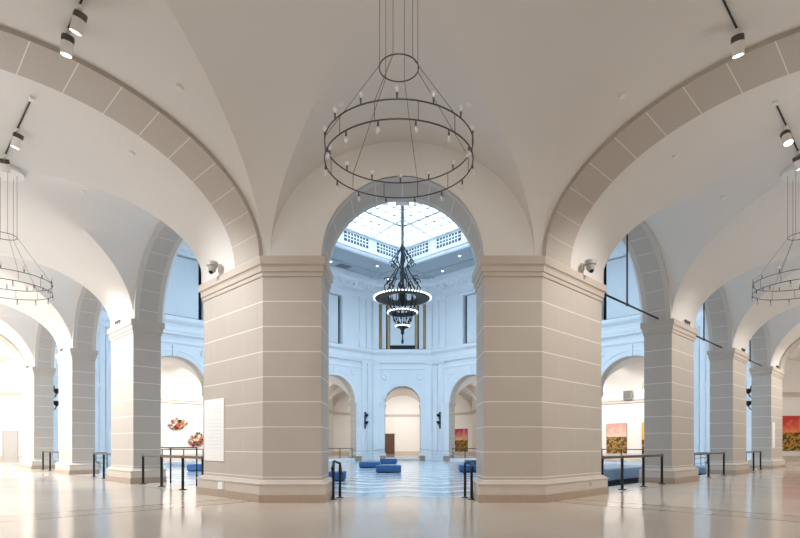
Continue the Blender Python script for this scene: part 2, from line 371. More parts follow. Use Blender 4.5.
def window(fr, d1, w0, w1, p0, p1, parent_rot, gilt=False):
    """a recessed dark pane with a pale shade hanging in front of it"""
    global WN; WN += 1
    e = empty('window_%d' % WN, (0, 0, 0), parent_rot)
    b = MB(); frbox(b, fr, w0 + .02, w1 - .02, d1 - .74, d1 - .70, 12.32, 17.58); b.build('pane', 'darkglass', e)
    b = MB(); q = .13
    for t0, t1, z0, z1 in ((w0 + .003, w0 + q, 12.303, 17.597), (w1 - q, w1 - .003, 12.303, 17.597), (w0 + q, w1 - q, 12.303, 12.303 + q), (w0 + q, w1 - q, 17.597 - q, 17.597)):
        frbox(b, fr, t0, t1, d1 - .68, d1 - .56, z0, z1)
    if gilt:
        for t in (-1.72, 1.46, -2.56, 2.40): frbox(b, fr, t, t + (.26 if abs(t) < 2 else .16), d1 - .69, d1 - .5, 12.4, 17.5)
    b.build('frame', 'gilt' if gilt else 'black', e)
    b = MB(); frbox(b, fr, p0, p1, d1 - .40, d1 - .32, 12.85 if gilt else 12.45, 17.5); b.build('shade', 'screen', e)
    if gilt:
        b = MB()
        for s in (-1, 1): frbox(b, fr, min(s * 1.9, s * 2.35), max(s * 1.9, s * 2.35), d1 - .44, d1 - .34, 12.45, 17.5)
        b.build('shade', 'screen', e)
    tag(e, kind='structure'); return e
for k in range(4):
    w = empty('wall_' + SIDES[k], (0, 0, 0), ROT[k])
    tag(w, 'pale painted arcade wall of the court, %s side' % SIDES[k].replace('_', ' '), 'wall', None, 'structure')
    b = MB(); arch_wall(b, frS, 0, 1.0, (-XE, XE), (-XC, XC), [(x, RA) for x in BAYX], ZT, 0, 1, WINS[k]); b.build('arcade', ['plaster', 'court'], w, recalc=False)
    for x in BAYX: soffit('arch_soffit', frS, 0, 1.0, x, RA, 'band_p', w, 12)
    for x in BAYX:
        b = MB(); ring_mould(b, frS, x, RA, 3.45, 1.0, .08)
        frbox(b, frS, x - .22, x + .22, 1.0, 1.24, SPR + RA - .05, SPR + RA + .85)
        b.build('archivolt', 'court_light', w)
        b = MB()
        for s in (-1, 1):
            b.lathe([(.001, .06), (.18, .06), (.26, .10), (.34, .05), (.36, 0)], 16)
            for q in range(len(b.v) - 5 * 17, len(b.v)): b.v[q] = frS(x + s * 2.55 + b.v[q].x, 1.0 + b.v[q].z, 9.45 + b.v[q].y)
        b.build('roundel', 'court_light', w)
    b = MB()
    for t in (-4.24, 4.24):
        for q in (-.42, .42): pilaster(b, frS, t + q - .36, t + q + .36, 1.0, 0 - .34, 10.75)
    for t in (-12.55, -13.4 + .02, 12.55 - .0, 13.38): pilaster(b, frS, t - .36, t + .36, 1.0, -.34, 10.75)
    b.build('pilaster', 'court_light', w)
    b = MB()
    for t in (-4.24, 4.24, -12.75, 12.75):
        for q in (-.5, .5): pilaster(b, frS, t + q - .4, t + q + .4, 1.0, 12.3, 17.9)
    b.build('upper_pilaster', 'court_light', w)
    b = MB(); x = -XC + .4
    while x < XC - .3: frbox(b, frS, x - .17, x + .17, 1.2, 1.95, 18.75, 19.15); x += .92
    b.build('bracket_course', 'court_light', w)
    for w0, w1 in WINS[k]:
        full = (w1 - w0) > 4
        a0, a1 = w0 + .36, w1 - .36
        if not full: (a0, a1) = (w0 + .36, w1 - .3) if k == 2 else (w0 + .3, w1 - .36)
        window(frS, 1.0, w0, w1, a0, a1, ROT[k])
for i, cn in enumerate(CORNERS):
    w = empty('wall_corner_' + cn, (0, 0, 0), ROT[i])
    tag(w, 'diagonal wall with round archway at the %s corner of the court' % cn, 'wall', None, 'structure')
    b = MB(); arch_wall(b, frC, 0, DCH, (-3.486, 3.486), (-3.42, 3.42), [(0, RC)], ZT, 0, 1, [(-2.7, 2.7)]); b.build('arcade', ['plaster', 'court'], w, recalc=False)
    soffit('arch_soffit', frC, 0, DCH, 0, RC, 'band_p', w, 9)
    b = MB(); ring_mould(b, frC, 0, RC, 2.5, DCH, .07); frbox(b, frC, -.2, .2, DCH, DCH + .22, SPR + RC - .05, SPR + RC + .7)
    b.build('archivolt', 'court_light', w)
    b = MB()
    for s in (-1, 1):
        b.lathe([(.001, .06), (.2, .06), (.28, .12), (.40, .06), (.44, 0)], 16)
        for q in range(len(b.v) - 5 * 17, len(b.v)): b.v[q] = frC(s * 2.0 + b.v[q].x, DCH + b.v[q].z, 9.2 + b.v[q].y)
    b.build('roundel', 'court_light', w)
    b = MB()
    for s in (-1, 1): pilaster(b, frC, s * 2.98 - .34, s * 2.98 + .34, DCH, -.34, 10.75)
    for s in (-1, 1): pilaster(b, frC, s * 3.05 - .28, s * 3.05 + .28, DCH, 12.3, 17.9)
    b.build('pilaster', 'court_light', w)
    b = MB()
    for q in range(-3, 4): frbox(b, frC, q * .9 - .17, q * .9 + .17, DCH + .2, DCH + .95, 18.75, 19.15)
    b.build('bracket_course', 'court_light', w)
    window(frC, DCH, -2.7, 2.7, -1.4, 1.4, ROT[i], True)
# inner octagon of the court and its mouldings
oct_ = []
for k in range(4):
    R = Matrix.Rotation(ROT[k], 3, 'Z')
    oct_ += [tuple((R @ Vector((-XC, YC, 0)))[:2]), tuple((R @ Vector((XC, YC, 0)))[:2])]
oct_ = ccw(oct_)
def ring_trim(name, prof, m, kind=True):
    b = MB(); b.mould(oct_, [(-o, z) for o, z in prof], cap=False); o = b.build(name, m)
    return tag(o, kind='structure')
ring_trim('trim_1', [(-.01, 10.72), (.28, 10.75), (.28, 10.95), (.34, 10.97), (.34, 11.2), (.30, 11.25), (.30, 11.62), (.45, 11.7), (.62, 11.8), (.66, 11.92), (.5, 11.98), (.3, 12.0), (.2, 12.28), (-.01, 12.3)], 'court_light')
ring_trim('trim_2', [(-.01, 17.85), (.2, 17.9), (.2, 18.15), (.26, 18.17), (.26, 18.4), (.18, 18.45), (.18, 18.72), (.95, 19.15), (1.0, 19.25), (1.2, 19.4), (1.3, 19.62), (1.35, 19.9)], 'court_light')
ring_trim('trim_3', [(-.01, 9.95), (.10, 9.98), (.14, 10.1), (.10, 10.16), (-.01, 10.18)], 'court_light')
ring_trim('baseboard_court', [(.30, -.35), (.30, .2), (.26, .24), (-.01, .26)], 'court_light') if False else None

# ------------------------------------------------------------------ corridors
YV = -24.13; AV = 4.44; NT = 20
th = [pi / 2 * i / NT for i in range(NT + 1)]
def zz(t, r=RISE): return SPR + r * sin(t)
for k in range(4):
    c = empty('ceiling_corridor_' + SIDES[k], (0, 0, 0), ROT[k])
    tag(c, 'groin-vaulted plaster ceiling of the %s corridor' % SIDES[k].replace('_', ' '), 'ceiling', None, 'structure')
    b = MB()
    full = [pi * i / (2 * NT) for i in range(2 * NT + 1)]
    def barrel(x0, x1): b.grid([[Vector((x, YV + AV * cos(t), zz(t))) for x in (x0, (x0 + x1) / 2, x1)] for t in full])
    ends = [-XE + 1.26, -XE + 1.26]
    for x0, x1 in ((-XE + 1.26, -8.475 - HB), (-8.475 + HB, -HB), (HB, 8.475 - HB), (8.475 + HB, XE - 1.26)): barrel(x0, x1)
    for xc in BAYX:
        for sx in (-1, 1):
            b.grid([[Vector((xc + sx * (HB + (HB * abs(cos(t)) - HB) * q), YV + AV * cos(t), zz(t))) for q in (0, .5, 1)] for t in full])
        for sy in (-1, 1):
            b.grid([[Vector((xc + HB * cos(t), YV + sy * (AV + (AV * abs(cos(t)) - AV) * q), zz(t))) for q in (0, .5, 1)] for t in full])
    b.build('vault', 'plaster', c, recalc=False)
    for s in (-1, 1):
        b = MB(); xa, xb = s * XE, s * (XE - 1.26); a2, r2 = AV - .10, RISE - .09; n = 48; fs = [pi * i / n for i in range(n + 1)]
        b.grid([[Vector((x, YV + a2 * cos(t), zz(t, r2))) for x in (xa, (xa + xb) / 2, xb)] for t in fs], uvf=lambda i, j: (i / n * 17, j / 2))
        for x in (xa, xb): b.grid([[Vector((x, YV + q * cos(t), zz(t, r))) for q, r in ((a2, r2), (AV + .02, RISE + .02))] for t in fs], uvf=lambda i, j: (.5, .5))
        b.build('arch_band', 'band', c)
    ow = empty('wall_outer_' + SIDES[k], (0, 0, 0), ROT[k]); tag(ow, 'plain white gallery wall of the %s corridor' % SIDES[k].replace('_', ' '), 'wall', None, 'structure')
    b = MB(); b.box(-XE - .2, XE + .2, YV - AV - .3, YV - AV, 0, 9.3); b.build('plaster_face', 'white', ow)
    b = MB(); b.box(-XE, XE, YV - AV - .02, YV - AV + .16, 5.75, 6.0); b.box(-XE, XE, YV - AV - .02, YV - AV + .26, 6.0, 6.1); b.build('ledge', 'stone_base', ow)
    b = MB(); b.box(-XE, XE, YV - AV - .02, YV - AV + .05, 0, .45); b.build('skirting', 'stone_base', ow)
# ------------------------------------------------------------------ octagonal corner rooms
RCTR = W(2.5, 2.5)
def cell(side):  # (plane distance, half width of the vault, apex shift)
    return (9.37, 4.44, 3.48) if side else (9.763, 3.30, 5.0)
for i, cn in enumerate(CORNERS):
    root = empty('ceiling_corner_' + cn, tuple(Matrix.Rotation(ROT[i], 3, 'Z') @ RCTR), ROT[i])
    tag(root, 'vaulted plaster ceiling of the %s corner room' % cn, 'ceiling', None, 'structure')
    b = MB(); apex = []
    for c in range(8):
        D, a, sh = cell(c % 2 == 0); ang = pi / 4 * c; er = Vector((cos(ang), sin(ang), 0)); et = Vector((-sin(ang), cos(ang), 0))
        for s in (-1, 1):
            b.grid([[er * (D - sh * (1 - cos(t)) * q) + et * (s * a * cos(t)) + Vector((0, 0, zz(t))) for q in (0, .5, 1)] for t in th])
        apex.append(er * (D - sh))
        D2, a2, sh2 = cell(c % 2 == 1); an2 = ang + pi / 4; er2 = Vector((cos(an2), sin(an2), 0)); et2 = Vector((-sin(an2), cos(an2), 0))
        rows = []
        for t in th:
            p0 = er * (D - sh * (1 - cos(t))) + et * (a * cos(t)); p1 = er2 * (D2 - sh2 * (1 - cos(t))) - et2 * (a2 * cos(t))
            rows.append([p0.lerp(p1, q) + Vector((0, 0, zz(t) + 0.25 * q * (1 - q) * sin(t) ** 2)) for q in (0, .2, .4, .6, .8, 1)])
        b.grid(rows)
    for c in range(8):
        p, q = apex[c], apex[(c + 1) % 8]
        rows = []
        for r in (1, .75, .5, .25, 0.001):
            rows.append([p.lerp(q, e) * r + Vector((0, 0, SPR + RISE + .35 * (1 - r * r) + 0.25 * e * (1 - e) * r)) for e in (0, .2, .4, .6, .8, 1)])
        b.grid(rows)
    b.build('vault', 'plaster', root, recalc=False)
    ow = empty('wall_room_' + cn, tuple(Matrix.Rotation(ROT[i], 3, 'Z') @ RCTR), ROT[i]); tag(ow, 'plain gallery walls of the %s corner room' % cn, 'wall', None, 'structure')
    for c in (3, 4, 5, 6, 7):
        D, a, sh = cell(c % 2 == 0); hw = 4.44 if c % 2 == 0 else 3.486
        T = Matrix.Rotation(pi / 4 * c, 4, 'Z')
        b = MB(); b.box(D, D + .3, -hw - .15, hw + .15, 0, 9.4, T=T); b.build('plaster_face', 'white', ow)
        b = MB(); b.box(D - .16, D + .02, -hw, hw, 5.75, 6.0, T=T); b.box(D - .24, D + .02, -hw, hw, 6.0, 6.1, T=T); b.build('ledge', 'stone_base', ow)
        b = MB(); b.box(D - .05, D + .02, -hw, hw, 0, .45, T=T); b.build('skirting', 'stone_base', ow)
# unseen enclosure added to stop sky light leaking in, with roof
b = MB()
for k in range(4):
    T = Matrix.Rotation(ROT[k], 4, 'Z'); b.box(-35, 35, -35, -34.6, -1, 10.4, T=T)
tag(b.build('wall_light_block', 'white'), kind='structure')
b = MB()
for k in range(4):
    T = Matrix.Rotation(ROT[k], 4, 'Z'); b.box(-35, 35, -35, -19.5, 10.1, 10.4, T=T)
    t2 = Matrix.Rotation(ROT[k] + pi / 4, 4, 'Z')
corner = [(-XE - .2, -19.5), (-19.5, -19.5), (-19.5, -XE - .2)]
for k in range(4):
    R = Matrix.Rotation(ROT[k], 3, 'Z'); b.prism([tuple((R @ Vector((x, y, 0)))[:2]) for x, y in ccw(corner)], 10.1, 10.4)
tag(b.build('roof_light_block', 'white'), kind='structure')

# ------------------------------------------------------------------ floors
b = MB(); Q = []
amb = []
for k in range(4):
    R = Matrix.Rotation(ROT[k], 3, 'Z'); amb += [R @ Vector((-XC, YC, 0)), R @ Vector((XC, YC, 0))]
outer = [Vector((-35, -35, 0)), Vector((35, -35, 0)), Vector((35, 35, 0)), Vector((-35, 35, 0))]
for k in range(4):
    b.quad([outer[k], outer[(k + 1) % 4], amb[2 * k + 1], amb[2 * k]])
    b.quad([outer[(k + 1) % 4], amb[(2 * k + 2) % 8], amb[2 * k + 1]])
fl = b.build('floor', 'floor'); tag(fl, 'polished beige terrazzo floor with dark inlaid border lines', 'floor', None, 'structure')
b = MB(); ins = [Vector((*p, 0)) for p in offset(ccw([tuple(a[:2]) for a in amb]), 0.05)]
b.quad([Vector((p.x, p.y, -.34)) for p in ins]); cf = b.build('court_floor', 'court_floor'); tag(cf, 'sunken court floor of patterned blue and white tiles', 'floor', None, 'structure')
b = MB()
for k in range(8):
    p, q = amb[k], amb[(k + 1) % 8]; b.quad([p, q, q - Vector((0, 0, .36)), p - Vector((0, 0, .36))])
tag(b.build('trim_4', 'court_light'), kind='structure')
for i, cn in enumerate(CORNERS):
    e = empty('steps_' + cn, (0, 0, 0), ROT[i])
    b = MB(); frbox(b, frC, -2.0, 2.0, DCH - .02, DCH + .32, -.34, -.11); b.build('tread', 'floor', e)
    b = MB(); frbox(b, frC, -2.0, 2.0, DCH + .32, DCH + .64, -.34, -.23); b.build('tread', 'floor', e)
    tag(e, 'shallow steps below the %s diagonal archway' % cn, 'steps', None, 'structure')

# ------------------------------------------------------------------ court ceiling, lantern, skylight
ZC, WL, ZL, ZAP = 19.9, 12.47, 21.9, 23.25
b = MB()
for k in range(4):
    R = Matrix.Rotation(ROT[k], 3, 'Z')
    q = lambda x, y, z=ZC: R @ Vector((x, y, z))
    b.quad([q(-WL, -WL), q(WL, -WL), q(20.2, -20.2), q(-20.2, -20.2)])
    b.quad([q(-WL, -WL, ZC + .3), q(WL, -WL, ZC + .3), q(20.2, -20.2, ZC + .3), q(-20.2, -20.2, ZC + .3)])
ce = empty('ceiling'); b.build('border', 'court_ceil', ce, recalc=False)
b = MB()
for k in range(4):
    T = Matrix.Rotation(ROT[k], 4, 'Z')
    b.box(-WL - 3.2, WL + 3.2, -WL - 3.35, -WL - 3.1, ZC - .10, ZC + .02, T=T)
    for x in (-12.47, -4.16, 4.16, 12.47): b.box(x - .12, x + .12, -18.6, -WL - .3, ZC - .10, ZC + .02, T=T)
    b.box(-WL - .45, WL + .45, -WL - .45, -WL, ZC - .16, ZC + .02, T=T)
    T2 = Matrix.Rotation(ROT[k] + pi / 4, 4, 'Z'); b.box(-.13, .13, -25.2, -WL * S2 - .4, ZC - .10, ZC + .02, T=T2)
b.build('coffer_rib', 'court_ceil', ce)
tag(ce, 'grey-blue coffered ceiling border around the skylight well', 'ceiling', None, 'structure')
for k in range(4):
    w = empty('wall_lantern_' + SIDES[k], (0, 0, 0), ROT[k]); tag(w, 'white skylight well wall with dark grilles, %s side' % SIDES[k].replace('_', ' '), 'wall', None, 'structure')
    b = MB(); b.box(-WL, WL, -WL - .25, -WL, ZC - .02, ZL); b.box(-WL, WL, -WL - .02, -WL + .14, ZC + .25, ZC + .40); b.box(-WL, WL, -WL - .02, -WL + .20, ZL - .22, ZL); b.build('face', 'lantern', w)
    for j in range(6):
        xc = (j - 2.5) * 4.156
        b = MB(); b.box(xc - 1.5, xc + 1.5, -WL - .01, -WL + .03, ZC + .68, ZL - .42, mi=0)
        for q in range(1, 8): x = xc - 1.5 + 3.0 * q / 8; b.box(x - .055, x + .055, -WL + .02, -WL + .06, ZC + .68, ZL - .42, mi=1)
        for q in (1, 2): z = ZC + .68 + .90 * q / 3; b.box(xc - 1.5, xc + 1.5, -WL + .02, -WL + .07, z - .05, z + .05, mi=1)
        b.build('grille', ['slot', 'lantern'], w)
sk = empty('skylight'); tag(sk, 'hipped glass skylight with white beams over the court', 'skylight', None, 'structure')
def rz_(x, y): return ZL + (ZAP - ZL) * (1 - max(abs(x), abs(y)) / WL)
for k in range(4):
    R = Matrix.Rotation(ROT[k], 3, 'Z')
    def q(x, y, dz=0): v = R @ Vector((x, y, 0)); return Vector((v.x, v.y, ZL + (ZAP - ZL) * (1 + y / WL) + dz))
    b = MB(); b.quad([q(-WL - .2, -WL - .2, .1), q(WL + .2, -WL - .2, .1), q(0, 0, .1)]); b.build('pane', 'skyglass', sk, merge=False)
    b = MB(); b.tube([q(-WL, -WL), q(0, 0)], .20, 6); b.build('hip_beam', 'court_ceil', sk)
    b = MB()
    for j in range(-2, 3): x = j * 4.156; b.tube([q(x, -WL), q(x, -max(abs(x), .05))], .12, 6)
    b.build('rafter', 'court_light', sk)
    b = MB()
    for j in range(-11, 12): x = j * 1.039 + (.0 if j % 4 else 0); b.tube([q(x, -WL, .04), q(x, -max(abs(x), .05), .04)], .06, 4)
    for j in range(1, 12): y = -WL * (1 - j / 12); b.tube([q(y, y, .04), q(-y, y, .04)], .06 if j % 3 else .11, 4)
    b.build('glazing_bar', 'steel', sk)

# ------------------------------------------------------------------ things: ring chandeliers
def ring_chandelier(loc, rz, label):
    e = empty('ring_chandelier', loc, rz); R, r0 = 1.125, .30; z1, z2, z3 = 5.99, 5.73, 7.19; zc = 8.98 - loc[2]
    circ = lambda r, z, n=64: [(r * cos(2 * pi * i / n), r * sin(2 * pi * i / n), z) for i in range(n)]
    b = MB(); b.lathe([(.001, zc + .03), (.46, zc + .03), (.48, zc + .02), (.48, zc - .06), (.46, zc - .08), (.001, zc - .08)], 40); b.build('ceiling_canopy', 'fixture', e)
    for z, r, t in ((z1, R, .0105), (z2, R, .0105), (z3, r0, .010)):
        b = MB(); b.tube(circ(r, z), t, 8, True); b.build('ring', 'wire', e)
    for i in range(6):
        a = 2 * pi * i / 6 + .3; b = MB(); b.tube([(r0 * cos(a), r0 * sin(a), zc - .06), (r0 * cos(a), r0 * sin(a), z3)], .0045, 6); b.build('cable', 'wire', e)
        b = MB(); b.tube([(r0 * cos(a), r0 * sin(a), z3), (R * cos(a), R * sin(a), z1)], .0045, 6); b.build('cable', 'wire', e)
    for i in range(12):
        a = 2 * pi * i / 12 + .3; b = MB(); b.tube([(R * cos(a), R * sin(a), z1), (R * cos(a), R * sin(a), z2)], .0055, 6); b.build('rod', 'wire', e)
    bm_ = None; sm_ = None
    for i in range(14):
        for up, z in ((1, z1), (-1, z2)):
            a = 2 * pi * (i + (.5 if up < 0 else 0)) / 14 + .12; p = (R * cos(a), R * sin(a), z)
            if up > 0 and bm_ is None or up < 0 and sm_ is None:
                b = MB(); b.tube([(0, 0, 0), (0, 0, up * .085)], [.010, .016], 8); s = b.build('socket', 'wire', e)
                b = MB(); b.lathe([(.001, up * .175), (.018, up * .168), (.033, up * .145), (.032, up * .12), (.018, up * .095), (.014, up * .08)], 10); g = b.build('bulb', 'bulbglass', e)
                if up > 0: bm_ = (s.data, g.data)
                else: sm_ = (s.data, g.data)
            else:
                s = bpy.data.objects.new('socket', (bm_ if up > 0 else sm_)[0]); g = bpy.data.objects.new('bulb', (bm_ if up > 0 else sm_)[1])
                for o in (s, g): COL.objects.link(o)
            s.parent = e; s.location = p
            g.parent = s; g.location = (0, 0, 0)
    tag(e, label, 'chandelier', 'round ring chandeliers under the corridor vaults'); return e
ring_chandelier(P(-.055, 8.15), .2, 'large double-ring chandelier of clear bulbs in front of the central archway')
ring_chandelier(W(2.62, 18.15), .35, 'double-ring chandelier cut by the left edge of the photo')
ring_chandelier(W(18.15, 2.62), .5, 'double-ring chandelier cut by the right edge of the photo')

# great chandelier of the court
e = empty('tiered_chandelier', (0, 0, 0))
tag(e, 'black iron three-tier chandelier hanging in the middle of the court', 'chandelier')
b = MB(); b.tube([(0, 0, 15.6), (0, 0, ZAP + .05)], .022, 8)
for i in range(26): b.ball((0, 0, 15.8 + i * .28), .05, 6)
b.build('chain', 'iron', e)
def tier(z, R, inner, nb, hgt):
    b = MB(); b.lathe([(inner, z + .10), (R * .8, z + .02), (R - .05, z - .02), (R, z + .0), (R, z + .14), (R - .06, z + .14), (R * .8, z + .10), (inner, z + .16), (inner, z + .10)], 48)
    for i in range(12):
        a = 2 * pi * i / 12; b.tube([(inner * cos(a), inner * sin(a), z + .1), (R * .55 * cos(a), R * .55 * sin(a), z + .3), (R * cos(a), R * sin(a), z + .1)], .03, 6)
    t = b.build('tier_ring', 'iron', e); g = None
    for i in range(nb):
        a = 2 * pi * i / nb
        if g is None: bb = MB(); bb.ball((0, 0, 0), .062, 8); o = bb.build('bulb', 'bulb_on', t); g = o.data
        else: o = bpy.data.objects.new('bulb', g); COL.objects.link(o); o.parent = t
        o.location = (R * 1.015 * cos(a), R * 1.015 * sin(a), z + .07)
tier(11.75, 1.96, 1.05, 56, .4); tier(10.72, 1.02, .45, 32, .3); tier(9.75, .46, .2, 18, .2)
b = MB()
b.lathe([(.001, 8.55), (.06, 8.6), (.10, 8.75), (.05, 8.95), (.05, 9.2), (.14, 9.35), (.10, 9.5), (.30, 9.75), (.16, 9.9), (.001, 9.95)], 12); b.build('tassel', 'iron', e)
def cage(z0, z1, r0, r1, n, bul=.12):
    b = MB()
    for i in range(n):
        a = 2 * pi * i / n
        pts = []
        for j in range(9):
            q = j / 8; r = r0 + (r1 - r0) * q + bul * sin(pi * q); pts.append((r * cos(a), r * sin(a), z0 + (z1 - z0) * q))
        b.tube(pts, .03, 6); b.ball(pts[4], .075, 8)
    b.build('scroll_cage', 'iron', e)
cage(9.75, 10.75, .30, .72, 10, .1); cage(10.75, 11.8, .60, 1.05, 12, .05); cage(11.85, 13.1, 1.0, .55, 10, .12)
b = MB()
for i in range(8):          # scrolled arms above the large ring
    a = 2 * pi * i / 8 + .2; ca, sa = cos(a), sin(a)
    for (r, z), rr in (((1.05, 13.0), .28), ((.75, 14.2), .2)):
        pts = [((r + rr * (1 - j / 14) * cos(j * .62)) * ca, (r + rr * (1 - j / 14) * cos(j * .62)) * sa, z + rr * (1 - j / 14) * sin(j * .62)) for j in range(14)]
        b.tube(pts, .035, 6)
    b.tube([(1.15 * ca, 1.15 * sa, 11.9), (1.3 * ca, 1.3 * sa, 12.6), (.7 * ca, .7 * sa, 13.4), (.35 * ca, .35 * sa, 14.0), (.75 * ca, .75 * sa, 14.5), (.2 * ca, .2 * sa, 15.2), (.04 * ca, .04 * sa, 15.6)], .04, 6)
b.build('scroll_arms', 'iron', e)
b = MB(); b.lathe([(.04, 11.2), (.22, 11.6), (.25, 12.4), (.08, 12.8), (.2, 13.6), (.07, 13.9), (.15, 14.6), (.1, 14.9), (.16, 15.3), (.04, 15.65)], 14); b.build('stem', 'iron', e)

# ------------------------------------------------------------------ track lights on the corridor crowns
SPOTS = []
def track(loc, rz, L, heads, label):
    """track along local +y from 0 to L under the crown; heads = [(y, azimuth, tilt)]"""
    e = empty('track_light', loc, rz)
    b = MB(); b.box(-.013, .013, 0, L, -.05, -.02); b.build('rail', 'black', e)
    b = MB(); b.box(-.05, .05, -.12, .02, -.08, .03); b.build('feed_box', 'fixture', e)
    b = MB(); b.box(-.03, .03, L * .5 - .05, L * .5 + .05, -.03, .03); b.build('clip', 'fixture', e)
    for y, az, tl in heads:
        T = Matrix.Translation((0, y, -.30)) @ Matrix.Rotation(az, 4, 'Z') @ Matrix.Rotation(tl, 4, 'X')
        b = MB(); b.box(-.035, .035, y - .09, y + .09, -.12, -.05); b.tube([(0, y, -.1), (0, y, -.2)], .018, 8); h = b.build('adapter', 'fixture', e)
        b = MB(); b.lathe([(.001, .15), (.085, .15), (.10, .13), (.10, -.17), (.09, -.18), (.088, -.15), (.001, -.15)], 20)
        for q in range(len(b.v)): b.v[q] = T @ b.v[q]
        s = b.build('spot_head', 'fixture', e)
        b = MB(); b.lathe([(.001, -.157), (.086, -.157)], 20)
        for q in range(len(b.v)): b.v[q] = T @ b.v[q]
        b.build('lens', 'lamp', s)
        b = MB(); b.lathe([(.102, .145), (.108, .12), (.108, .06), (.102, .04)], 20)
        for q in range(len(b.v)): b.v[q] = T @ b.v[q]
        b.build('heat_sink', 'bronze', s)
        Rz = Matrix.Translation(loc) @ Matrix.Rotation(rz, 4, 'Z')
        SPOTS.append((Rz @ T @ Vector((0, 0, -.22)), (Rz @ T).to_quaternion()))
    tag(e, label, 'track light'); return e
ZT_ = SPR + RISE + .01
track(W(2.55, 9.6, ZT_), 0, 1.75, [(.85, .4, .45), (1.6, .2, .25)], 'track light with two spot heads at the top left, before the grey arch band')
track(W(2.5, 14.0, ZT_ - .0), 0, 3.4, [(1.55, .6, .35), (3.15, -.4, .5)], 'track light with two spot heads above the left-hand ring chandelier')
track(W(10.15, 2.55, ZT_), -pi / 2, 1.15, [(1.05, .1, .3)], 'track light with a single spot head at the top right, before the grey arch band')
track(W(14.2, 2.5, ZT_), -pi / 2, 3.1, [(1.2, .8, -.35), (2.75, -.6, .35)], 'track light with two spot heads above the right-hand ring chandelier')

# smoke detectors on the vaults: placed by ray onto the ceiling after everything is built
def small_disc(name, p, nrm, r, h, m, label, cat, grp=None):
    b = MB(); b.lathe([(.001, h), (r * .55, h), (r * .75, h * .8), (r * .8, h * .35), (r, h * .3), (r, -.01), (.001, -.01)], 20)
    o = b.build(name, m); o.location = p; o.rotation_euler = Vector(nrm).to_track_quat('Z', 'Y').to_euler(); tag(o, label, cat, grp); return o

# ------------------------------------------------------------------ guard rails
def guard_rail(k, posts, x0, x1, y, z, label, mid=False):
    """posts along local x of side k"""
    R = Matrix.Rotation(ROT[k], 3, 'Z'); xm = (x0 + x1) / 2
    e = empty('guard_rail', tuple(R @ Vector((xm, y, z))), ROT[k])
    for x in posts:
        b = MB(); b.tube([(x - xm, 0, .015), (x - xm, 0, 1.02)], .044, 10); b.lathe([(.001, .03), (.05, .03), (.125, .018), (.125, 0), (.001, 0)], 20, (x - xm, 0, 0)); b.ball((x - xm, 0, 1.05), .052, 10)
        b.build('post', 'black', e)
    b = MB(); b.tube([(x0 - xm, 0, 1.05), (x1 - xm, 0, 1.05)], .042, 10); b.ball((x1 - xm, 0, 1.05), .06, 10); b.ball((x0 - xm, 0, 1.05), .06, 10); b.build('top_rail', 'bronze', e)
    if mid:
        for z_ in (.38, .70):
            b = MB(); b.tube([(x0 - xm, 0, z_), (x1 - xm, 0, z_)], .014, 8); b.build('mid_rail', 'steel', e)
    tag(e, label, 'guard rail', 'guard rails between the arcade piers'); return e
BT = {0: 'in the right-hand arcade, %s arch from the camera', 3: 'in the left-hand arcade, %s arch from the camera'}
for k, s, sets in ((0, 1, ((-2.6, -1.15, .6, 2.35), (-2.7, -.45, 1.95), (-2.4, -.7, .95))), (3, -1, ((-2.6, -1.15, .6, 2.35), (-2.8, -1.5, -.1), (-2.4, -.4, 1.3)))):
    for c, offs, nm in zip(BAYX, sets, ('first', 'second', 'third')):
        xs = sorted(s * (c + o) for o in offs); guard_rail(k, xs, xs[0], xs[-1], -19.55, 0, 'black guard rail on posts ' + BT[k] % nm)
for k in (1, 2):
    for c, nm in ((-8.475, 'first'), (0, 'middle'), (8.475, 'last')):
        xs = [c - 2.6, c - .9, c + .9, c + 2.6]
        guard_rail(k, xs, xs[0], xs[-1], -18.95, 0, 'dark guard rail across the %s arch %s, from the %s' % (nm, SIDE_TXT[k], 'right' if k == 1 else 'far corner'), True)
def free_rail(pts, label, m='black', z0=0.0, h=1.05, post_r=.03, cat='handrail', name='handrail', grp=None, nrail=1, rails_m='bronze'):
    o = Vector(pts[0]); o.z = z0; e = empty(name, tuple(o))
    for p in pts:
        p = Vector(p); zb = p.z; q = Vector((p.x - o.x, p.y - o.y, zb - z0))
        b = MB(); b.tube([q + Vector((0, 0, .01)), q + Vector((0, 0, h))], post_r, 10); b.lathe([(.001, .03), (.04, .03), (.1, .015), (.105, 0), (.001, 0)], 16, q); b.build('post', m, e)
    for j in range(nrail):
        hh = h - j * .33
        b = MB(); b.tube([Vector((Vector(p).x - o.x, Vector(p).y - o.y, Vector(p).z - z0 + hh)) for p in pts], post_r if j == 0 else .015, 10); b.build('top_rail' if j == 0 else 'mid_rail', rails_m, e)
    tag(e, label, cat, grp); return e
free_rail([W(9.6, 25.9, -.34), W(8.15, 20.7, -.34), W(9.7, 21.9, -.34)], 'short black ramp rail behind the guard rail in the first left-hand arch', h=1.66, z0=-.34)
free_rail([W(9.95, 34.7, -.34), W(10.3, 38.2, -.34)], 'black ramp rail in the court seen through the second left-hand arch', h=1.3, z0=-.34, nrail=3)
free_rail([W(34.6, 10.1, -.34), W(36.5, 10.3, -.34), W(38.5, 10.5, -.34)], 'thin ramp rail in the court seen through the second right-hand arch', h=1.3, z0=-.34, nrail=3, post_r=.02)
